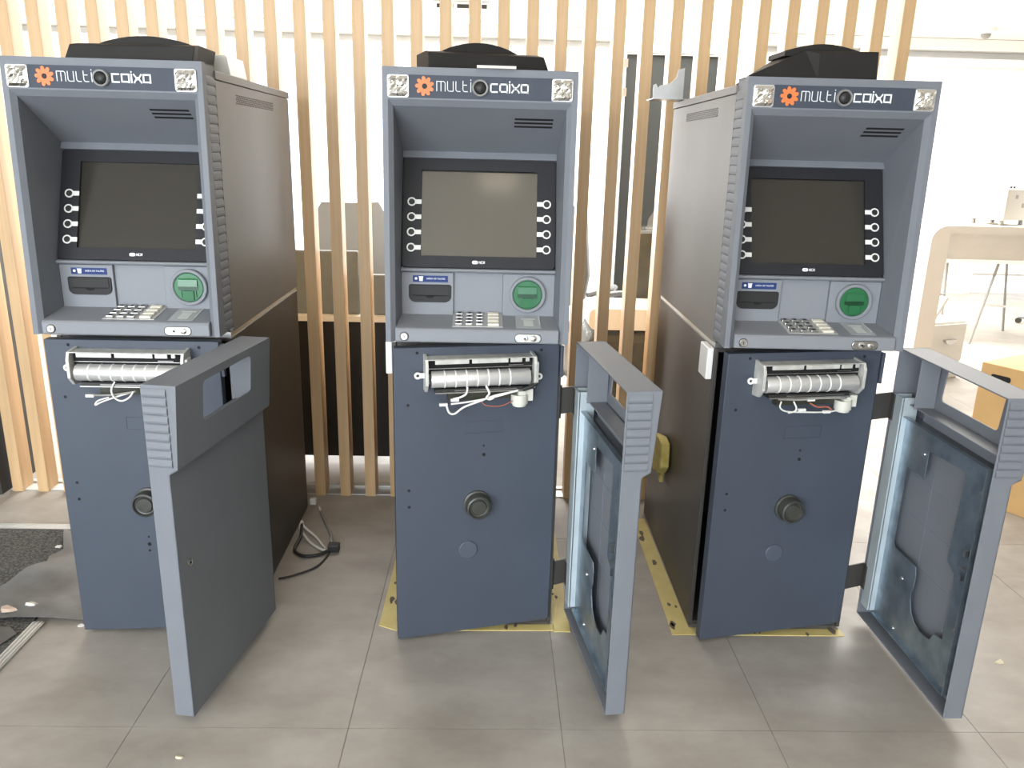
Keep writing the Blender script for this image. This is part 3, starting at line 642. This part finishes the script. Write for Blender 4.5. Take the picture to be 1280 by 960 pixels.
# ------------------------------------------------------------------ things on the floor
def sheet(pts, z, m, name, wav=0, seed=1, th=.0015):
    # flat irregular sheet, subdivided and slightly crumpled
    bm = bmesh.new(); f = bm.faces.new([bm.verts.new((x, y, z)) for x, y in pts])
    bmesh.ops.triangulate(bm, faces=[f]); bmesh.ops.subdivide_edges(bm, edges=bm.edges[:], cuts=4, use_grid_fill=True)
    rnd = random.Random(seed); ph = [rnd.uniform(0, 6) for _ in range(4)]
    for v in bm.verts: v.co.z += wav*(.5+.5*sin(v.co.x*19+ph[0]+v.co.y*9))*(.5+.5*sin(v.co.y*23+ph[1]-v.co.x*8))
    g = bmesh.ops.extrude_face_region(bm, geom=bm.faces[:])
    for v in [e for e in g['geom'] if isinstance(e, bmesh.types.BMVert)]: v.co.z += th
    bm.verts.index_update(); mb = MB().add([v.co[:] for v in bm.verts], [tuple(v.index for v in f2.verts) for f2 in bm.faces]); bm.free()
    return obj(name, mb, m, smooth=True)
tag(obj('entrance_mat', MB().box(-3.2,-1.365,1.0,2.735,0,.006), M_mat), 'dark gravelly entrance mat on the floor left of the cash machines', 'mat')
tm = empty('mat_frame', 'ribbed aluminium edging strips around the dark entrance mat', 'frame', (-1.345, 2.75, 0))
obj('edge_strip', MB().box(-.018,.018,-1.8,-.62,0,.007).box(-.014,-.009,-1.8,-.62,.007,.009).box(-.002,.003,-1.8,-.62,.007,.009).box(.009,.014,-1.8,-.62,.007,.009), M_alu, tm)
obj('edge_strip', MB().box(-1.9,.10,-.012,.028,0,.007).box(-1.9,.10,.004,.010,.007,.009).box(-1.9,.10,.018,.023,.007,.009), M_alu, tm)
tag(sheet([(-1.56,2.70),(-1.50,2.575),(-1.525,2.53),(-1.50,2.47),(-1.545,2.435),(-1.565,2.34),(-1.62,2.25),(-1.75,2.15),(-1.75,2.137),(-1.195,2.137),(-1.198,2.70)], .0075, M_sheet, 'membrane_sheet', .022, 3), 'torn crumpled grey membrane sheet lying over the mat beside the left cash machine', 'sheet')
tag(sheet([(-1.80,2.09),(-1.405,2.09),(-1.37,2.06),(-1.40,1.97),(-1.44,1.86),(-1.80,1.75)], .0072, M_sheet, 'carpet_scrap', .004, 5, .004), 'dark offcut of carpet at the left edge on the mat', 'carpet')
tag(sheet([(-1.60,2.085),(-1.43,2.075),(-1.42,2.045),(-1.60,2.045)], .017, M_peach, 'peach_scrap', .003, 6), 'peach coloured strip lying on the dark carpet offcut', 'scrap')
def scrap(name, label, x, y, s, seed, m=M_paper, z=.002, h=.5):
    rnd = random.Random(seed); pts = [(s*rnd.uniform(.6,1.1)*cos(a*pi/3), s*rnd.uniform(.4,.8)*sin(a*pi/3)) for a in range(6)]
    mb = MB(); top = [(a*.8, b2*.8, s*h*rnd.uniform(.3,1)) for a, b2 in pts]; n = 6
    mb.add([(a, b2, 0) for a, b2 in pts]+top, [tuple(range(n-1,-1,-1)), tuple(range(n,2*n))]+[(i,(i+1)%n,n+(i+1)%n,n+i) for i in range(n)])
    tag(obj(name, mb, m, None, (x, y, z)), label, 'debris')
scrap('paper_scrap', 'curled white paper scrap, right one of the pair on the grey membrane sheet', -1.395, 2.195, .028, 1, z=.020)
scrap('paper_scrap', 'pinkish torn paper scrap, left one of the pair on the grey membrane sheet', -1.455, 2.17, .026, 2, M_peach, z=.020)
scrap('paper_scrap', 'small pale flake on the dark mat by the torn edge of the sheet', -1.53, 2.60, .02, 3, z=.007, h=.2)
scrap('plaster_crumb', 'whitish crumb on the tiles in front of the left cash machine', -.72, 1.582, .011, 4, mat('cream_crumb', (.7,.64,.46), .8), z=.0)
scrap('plaster_crumb', 'yellowish crumb on the tiles at the right edge beyond the open right door', 1.5, 1.98, .016, 8, mat('cream_crumb', (.7,.64,.46), .8), z=.0)
scrap('plaster_crumb', 'white crumb beside the bottom left corner of the left cash machine', -1.215, 2.12, .012, 9, z=.0)
def tape(name, label, parts):
    t = empty(name, label, 'tape', (parts[0][0][0], parts[0][0][1], 0)); ox, oy = parts[0][0]
    for p in parts:
        obj('strip', MB().prism([(x-ox, y-oy) for x, y in p], 0, .0025, 'z'), M_yellow, t)
    rnd = random.Random(len(label))
    mb = MB()
    for k in range(16):
        p = parts[k % len(parts)]; u, v = rnd.uniform(.05,.95), rnd.uniform(.15,.85)
        x = (p[0][0]*(1-u)+p[3][0]*u)*(1-v)+(p[1][0]*(1-u)+p[2][0]*u)*v-ox; y = (p[0][1]*(1-u)+p[3][1]*u)*(1-v)+(p[1][1]*(1-u)+p[2][1]*u)*v-oy
        r = rnd.uniform(.004,.012); mb.prism([(x+r*cos(a)*rnd.uniform(.6,1.1), y+r*2.2*sin(a)*rnd.uniform(.5,1)) for a in (0,1,2,3,4,5)], .0024, .0031, 'z')
    obj('worn_spot', mb, mat('worn_brown', (.14,.11,.08), .8), t)['kind'] = 'stuff'
tape('floor_tape', 'yellow worn tape strips on the floor around the base of the middle cash machine', [[(-.328,2.137),(-.273,2.11),(-.275,2.9),(-.325,2.9)], [(-.273,2.112),(-.273,2.140),(.205,2.150),(.205,2.118)], [(.203,2.112),(.254,2.112),(.254,2.9),(.205,2.9)]])
tape('floor_tape', 'yellow worn tape strips on the floor around the base of the right cash machine', [[(.563,2.101),(.622,2.103),(.622,2.9),(.572,2.9)], [(.622,2.103),(.622,2.140),(1.092,2.138),(1.092,2.104)]])
# yellow foam lump stuck to the side of the right machine
t = empty('foam_block', 'yellow foam block stuck on the left side of the right cash machine', 'foam', (.6215, 2.645, .39))
obj('block', MB().prism([(-.075,.055),(-.015,.06),(.105,.03),(.11,-.06),(.03,-.085),(-.05,-.065),(-.085,-.03)], -.032, 0, 'x'), M_foam, t, bevel=.006)
obj('drip', MB().prism([(-.04,-.065),(.02,-.08),(.005,-.115),(-.01,-.118),(-.02,-.085)], -.014, 0, 'x'), M_foam, t, bevel=.004)
# cables behind the left machine
t = empty('cable_bundle', 'loose cables with plugs on the floor beside the left cash machine', 'cable', (-.66, 2.66, 0))
def C(name, pts, r, m): obj(name, MB().tube([(x+.66, y-2.66, z) for x, y, z in pts], r), m, t, smooth=True)
C('white_cable', [(-.70,2.745,.05),(-.70,2.72,.03),(-.655,2.66,.008),(-.60,2.605,.006),(-.575,2.60,.006),(-.565,2.625,.006),(-.60,2.76,.006),(-.655,2.89,.006),(-.675,2.93,.02)], .0045, M_wire_w)
C('white_cable', [(-.70,2.75,.045),(-.69,2.735,.03),(-.64,2.70,.008),(-.61,2.65,.006),(-.59,2.615,.008)], .004, M_wire_w)
C('black_cable', [(-.70,2.74,.04),(-.69,2.68,.02),(-.695,2.60,.007),(-.655,2.555,.007),(-.60,2.565,.007),(-.565,2.60,.010)], .006, M_wire_k)
C('grey_cable', [(-.555,2.61,.01),(-.58,2.70,.007),(-.63,2.83,.007),(-.665,2.91,.01)], .006, M_wire_g)
C('black_cable', [(-.565,2.60,.006),(-.575,2.53,.005),(-.60,2.47,.005),(-.66,2.42,.005),(-.70,2.40,.005)], .0035, M_wire_k)
obj('plug', MB().box(-.02,.02,-.016,.016,0,.03), M_wire_k, t, (.105, -.055, 0), bevel=.004)
obj('white_connector', MB().box(-.012,.012,-.01,.01,0,.026), M_white, t, (-.045, .30, .018), bevel=.003)

# ------------------------------------------------------------------ the office beyond the slats
t = empty('office_desk', 'long office desk with white edge, black front panel and grey privacy screens behind the slats', 'desk', (-.4, 3.8, 0))
obj('desktop', MB().box(-1.0,.50,-.36,.30,.666,.690), mat('white_desktop', (.78,.76,.70), .4), t)
obj('front_panel', MB().box(-1.0,.50,-.335,-.315,.03,.666), M_blackp, t)
obj('privacy_screen', MB().box(-.90,-.185,-.315,-.285,.690,.968), M_screenp, t, bevel=.006)
obj('privacy_screen', MB().box(-.17,.48,-.315,-.285,.690,.868), M_screenp, t, bevel=.006)
obj('side_panel', MB().box(-1.0,-.975,-.315,.28,0,.666), M_blackp, t); obj('side_panel', MB().box(.475,.50,-.315,.28,0,.666), M_blackp, t)
def chair(label, loc, rz, s=1.0, backm=M_chair, top=1.12):
    t = empty('office_chair', label, 'chair', loc, rz, None)
    bz = .43
    obj('seat', MB().prism(rrect(-.21,.21,-.2,.2,.06), bz-.04, bz+.03, 'z'), backm, t, bevel=.015)
    # curved backrest
    mb = MB(); n = 10; vs = []
    for (z, w, yo) in ((bz+.12,.16,.19),(bz+.3,.20,.22),(top-.06,.185,.26),(top,.15,.275)):
        for i in range(n+1):
            u = -1+2*i/n; vs.append((u*w, yo-.05*u*u, z))
    m = n+1; fs = [(k*m+i, k*m+i+1, (k+1)*m+i+1, (k+1)*m+i) for k in range(3) for i in range(n)]
    q = len(vs); vs += [(x, y+.03, z) for x, y, z in vs]; fs += [tuple(q+i for i in f) for f in fs]
    loop = list(range(m))+[k*m+n for k in range(1,4)]+[3*m+i for i in range(n-1,-1,-1)]+[k*m for k in (2,1)]
    fs += [(a, b2, b2+q, a+q) for a, b2 in zip(loop, loop[1:]+loop[:1])]
    obj('backrest', mb.add(vs, fs), backm, t, smooth=True)
    for sx in (-1, 1):
        obj('armrest', MB().tube([(sx*.2,.02,bz),(sx*.27,.02,bz+.06),(sx*.275,0,bz+.19),(sx*.27,-.06,bz+.21),(sx*.265,.12,bz+.215),(sx*.2,.2,bz+.19)], .017), mat('grey_frame', (.22,.23,.24), .4), t, smooth=True)
    obj('column', MB().cyl((0,0,.08), .025, bz-.1, axis='z', n=14), M_nickel, t)
    fl = MB()
    for k in range(5):
        a = 2*pi*k/5; fl.tube([(0,0,.09),(.27*cos(a),.27*sin(a),.06)], .018, smooth=0)
    obj('star_base', fl, mat('grey_frame', (.22,.23,.24), .4), t)
    for k in range(5):
        a = 2*pi*k/5; obj('castor', lambda: MB().cyl((0,-.012,.025), .025, .024, n=12), M_black, t, (.27*cos(a), .27*sin(a), 0), key='castor')
    return t
chair('pale grey office chair behind the desk screen left of the middle machine', (-.83, 4.62, 0), pi+.25, backm=M_chair)
chair('pale grey office chair with curved arms seen through the slats right of the middle machine', (.46, 4.78, 0), pi-.5)
chair('grey office chair standing tilted in front of the dark glass door', (.80, 4.18, 0), -.9)
# packed seats wrapped in plastic film
t = empty('wrapped_chair', 'dark chair wrapped in clear plastic film behind the slats beside the right machine', 'chair', (.63, 3.60, 0), .0)
obj('seat', MB().box(-.20,.20,-.2,.2,.34,.645), M_chaird, t, bevel=.04); obj('backrest', MB().box(.02,.20,.10,.2,.645,1.06), M_chaird, t, bevel=.03)
for sx in (-.17, .17):
    for sy in (-.17, .17): obj('leg', MB().cyl((sx,sy,0), .015, .36, axis='z', n=10), M_black, t)
obj('plastic_film', MB().box(-.215,.215,-.215,.215,.33,.66).box(.005,.215,.09,.215,.66,1.08), M_film, t, bevel=.03)
obj('white_foam_pad', MB().prism(rrect(-.21,.21,.662,.755,.03), -.205, .08), mat('white_foam', (.82,.81,.78), .7, bump=.8, bscale=40), t)

# reception counter on the right
t = empty('reception_counter', 'white reception counter with rounded corner and open front, beyond the right machine', 'counter', (2.47, 4.5, 0))
def counter():
    outer = [(0,0),(0,.97)]+[(.09-.09*cos(a*pi/16), .97+.09*sin(a*pi/16)) for a in range(1,9)]+[(1.9,1.06),(1.9,0)]
    inner = [(.105,0),(.105,.97)]+[(.125-.02*cos(a*pi/16), .995+.02*sin(a*pi/16)) for a in range(1,9)]+[(1.80,1.015),(1.80,0)]
    n = len(outer); mb = MB(); f = lambda p, y: (p[0], y, p[1])
    vs = [f(p,0) for p in outer]+[f(p,0) for p in inner]+[f(p,.6) for p in outer]+[f(p,.6) for p in inner]; fs = []
    for i in range(n-1): fs += [(i,i+1,n+i+1,n+i),(2*n+i,2*n+i+1,3*n+i+1,3*n+i),(i,i+1,2*n+i+1,2*n+i),(n+i,n+i+1,3*n+i+1,3*n+i)]
    fs += [(0,n,3*n,2*n),(n-1,2*n-1,4*n-1,3*n-1)]
    return mb.add(vs, fs)
obj('counter_shell', counter(), M_desk, t)
obj('apron', MB().box(.105,1.8,.03,.05,.87,1.015), M_desk, t)
t = empty('equipment_box', 'white equipment box on small feet standing on the reception counter', 'box', (2.96, 4.72, 1.06), .45)
obj('case', MB().box(-.115,.115,-.11,.11,.028,.205), M_whitebox, t, bevel=.006)
for sx in (-.09,.09):
    for sy in (-.085,.085): obj('foot', MB().cyl((sx,sy,0), .013, .028, axis='z', n=12), M_wire_g, t)
obj('badge', MB().box(-.04,-.018,-.1112,-.11,.150,.172).box(.03,.062,-.1112,-.11,.10,.125), M_wire_g, t)
obj('top_knob', MB().cyl((-.02,-.06,.205), .006, .012, axis='z', n=10).cyl((.01,-.06,.205), .006, .012, axis='z', n=10), M_black, t)
t = empty('drawer_pedestal', 'cream drawer pedestal with cup handle under the reception counter', 'cabinet', (2.94, 5.3, 0), .35)
obj('carcass', MB().box(-.17,.17,-.2,.2,.0,.39), M_desk, t, bevel=.004)
obj('drawer_front', MB().box(-.165,.165,-.212,-.2,.12,.375), M_desk, t, bevel=.003)
obj('cup_handle', MB().prism([(-.05,.03)]+[(-.05*cos(a*pi/8), .03-.035*sin(a*pi/8)) for a in range(9)], -.024, -.0, 'y'), M_nickel, t, (0.02, -.212, .245), smooth=True)
tag(obj('slanted_board', MB().box(0,.02,-.2,.2,0,.17), M_desk, None, (2.84,5.3,.405), (0,.55,.35)), 'slanted cream board leaning on the drawer pedestal', 'board')
t = empty('trestle_table', 'white table on thin splayed steel legs far behind the reception counter', 'table', (3.75, 6.4, 0))
obj('tabletop', MB().box(-.3,.75,-.3,.4,.66,.69), M_whitebox, t)
for p, q in (((.22,-.2,.66),(.10,-.2,0)), ((-.19,-.2,.66),(-.12,-.15,.0)), ((.6,.3,.66),(.72,.35,0)), ((-.22,.3,.66),(-.30,.35,0))): obj('leg', MB().tube([p, q], .011, smooth=0), M_wire_g, t)
obj('cross_rail', MB().tube([(-.30,-.2,.40),(-.165,-.2,.40)], .008, smooth=0), M_wire_g, t); obj('cross_rail', MB().tube([(.16,-.2,.33),(.60,.2,.24)], .010, smooth=0), M_white, t)
chair('grey office chair at the right edge behind the cardboard boxes', (5.0, 6.9, 0), 2.2)
def carton(name, label, loc, rz, sx, sy, sz):
    t = empty(name, label, 'box', loc, rz, 'cardboard boxes on the right')
    obj('carton', MB().box(0,sx,0,sy,0,sz), M_card, t, bevel=.003)
    return t
c1 = carton('cardboard_box', 'lower cardboard box with handle slot and red printed marks, under another box', (2.06, 3.2, 0), -1.05, .55, .42, .60)
obj('handle_slot', MB().prism(rrect(.045,.125,.535,.56,.01), -.001, .002), M_hole, c1)
mb = MB()
rnd = random.Random(3)
for i in range(4):
    for j in range(5):
        u, v = .25+i*.026, .46+j*.024
        stroke(mb, [(u, v), (u+.018, v+rnd.uniform(-.004,.016)), (u+rnd.uniform(0,.02), v+.018)], .006, -.001, .001)
obj('red_print', mb, M_red, c1)
obj('lid_seam', MB().box(.27,.28,.0,.42,.6,.6012), mat('packing_tape', (.50,.33,.14), .4), c1)
c2 = carton('cardboard_box', 'upper cardboard box standing on the other box at the right edge', (2.30, 3.16, .602), -1.05, .42, .34, .52)
obj('lid_seam', MB().box(.0,.42,-.0012,.0,.05,.056), mat('packing_tape', (.50,.33,.14), .4), c2)
# ceiling fittings, then an added light panel out of view
t = empty('dome_camera', 'small white dome camera with dark lens on the ceiling at the upper right', 'camera', (4.52, 7.9, CZ))
obj('base', MB().lathe([(.085,0),(.085,-.03),(.06,-.045)], (0,0,0), axis='z'), M_white, t, smooth=True); obj('dome', MB().lathe([(.045,-.04),(.04,-.07),(.025,-.085),(.005,-.09)], (0,0,0), axis='z'), M_wire_g, t, smooth=True)
t = empty('air_conditioner', 'white ceiling air conditioner with dark outlet slots beyond the slats, top centre', 'air conditioner', (-.31, 7.3, CZ))
obj('casing', MB().box(-.24,.25,0,.4,-.12,-.001), M_white, t, bevel=.01)
for a, b2 in ((-.20,-.06),(-.03,.09),(.12,.22)): obj('outlet', MB().box(a,b2,-.003,.0,-.055,-.025), M_black, t)
tlamp = empty('added_light_panel', 'wide light panel added to the unseen ceiling, giving the middle screen its pale reflection', 'lamp', (.02, .12, CZ))  # unseen panel added so the middle screen mirrors a warm glow
obj('added_panel_frame', MB().frame([(-.6,-.66),(.6,-.66),(.6,.66),(-.6,.66)], [(-.57,-.63),(.57,-.63),(.57,.63),(-.57,.63)], -.02, -.001, 'z'), M_white, tlamp)
obj('added_panel_sheet', MB().box(-.57,.57,-.63,.63,-.008,-.001), mat('added_panel_glow', (1,.93,.78), .5, emit=3.0), tlamp)
obj('bright_tube', MB().box(-.05,.13,.42,.54,-.018,-.009), M_lampd, tlamp)
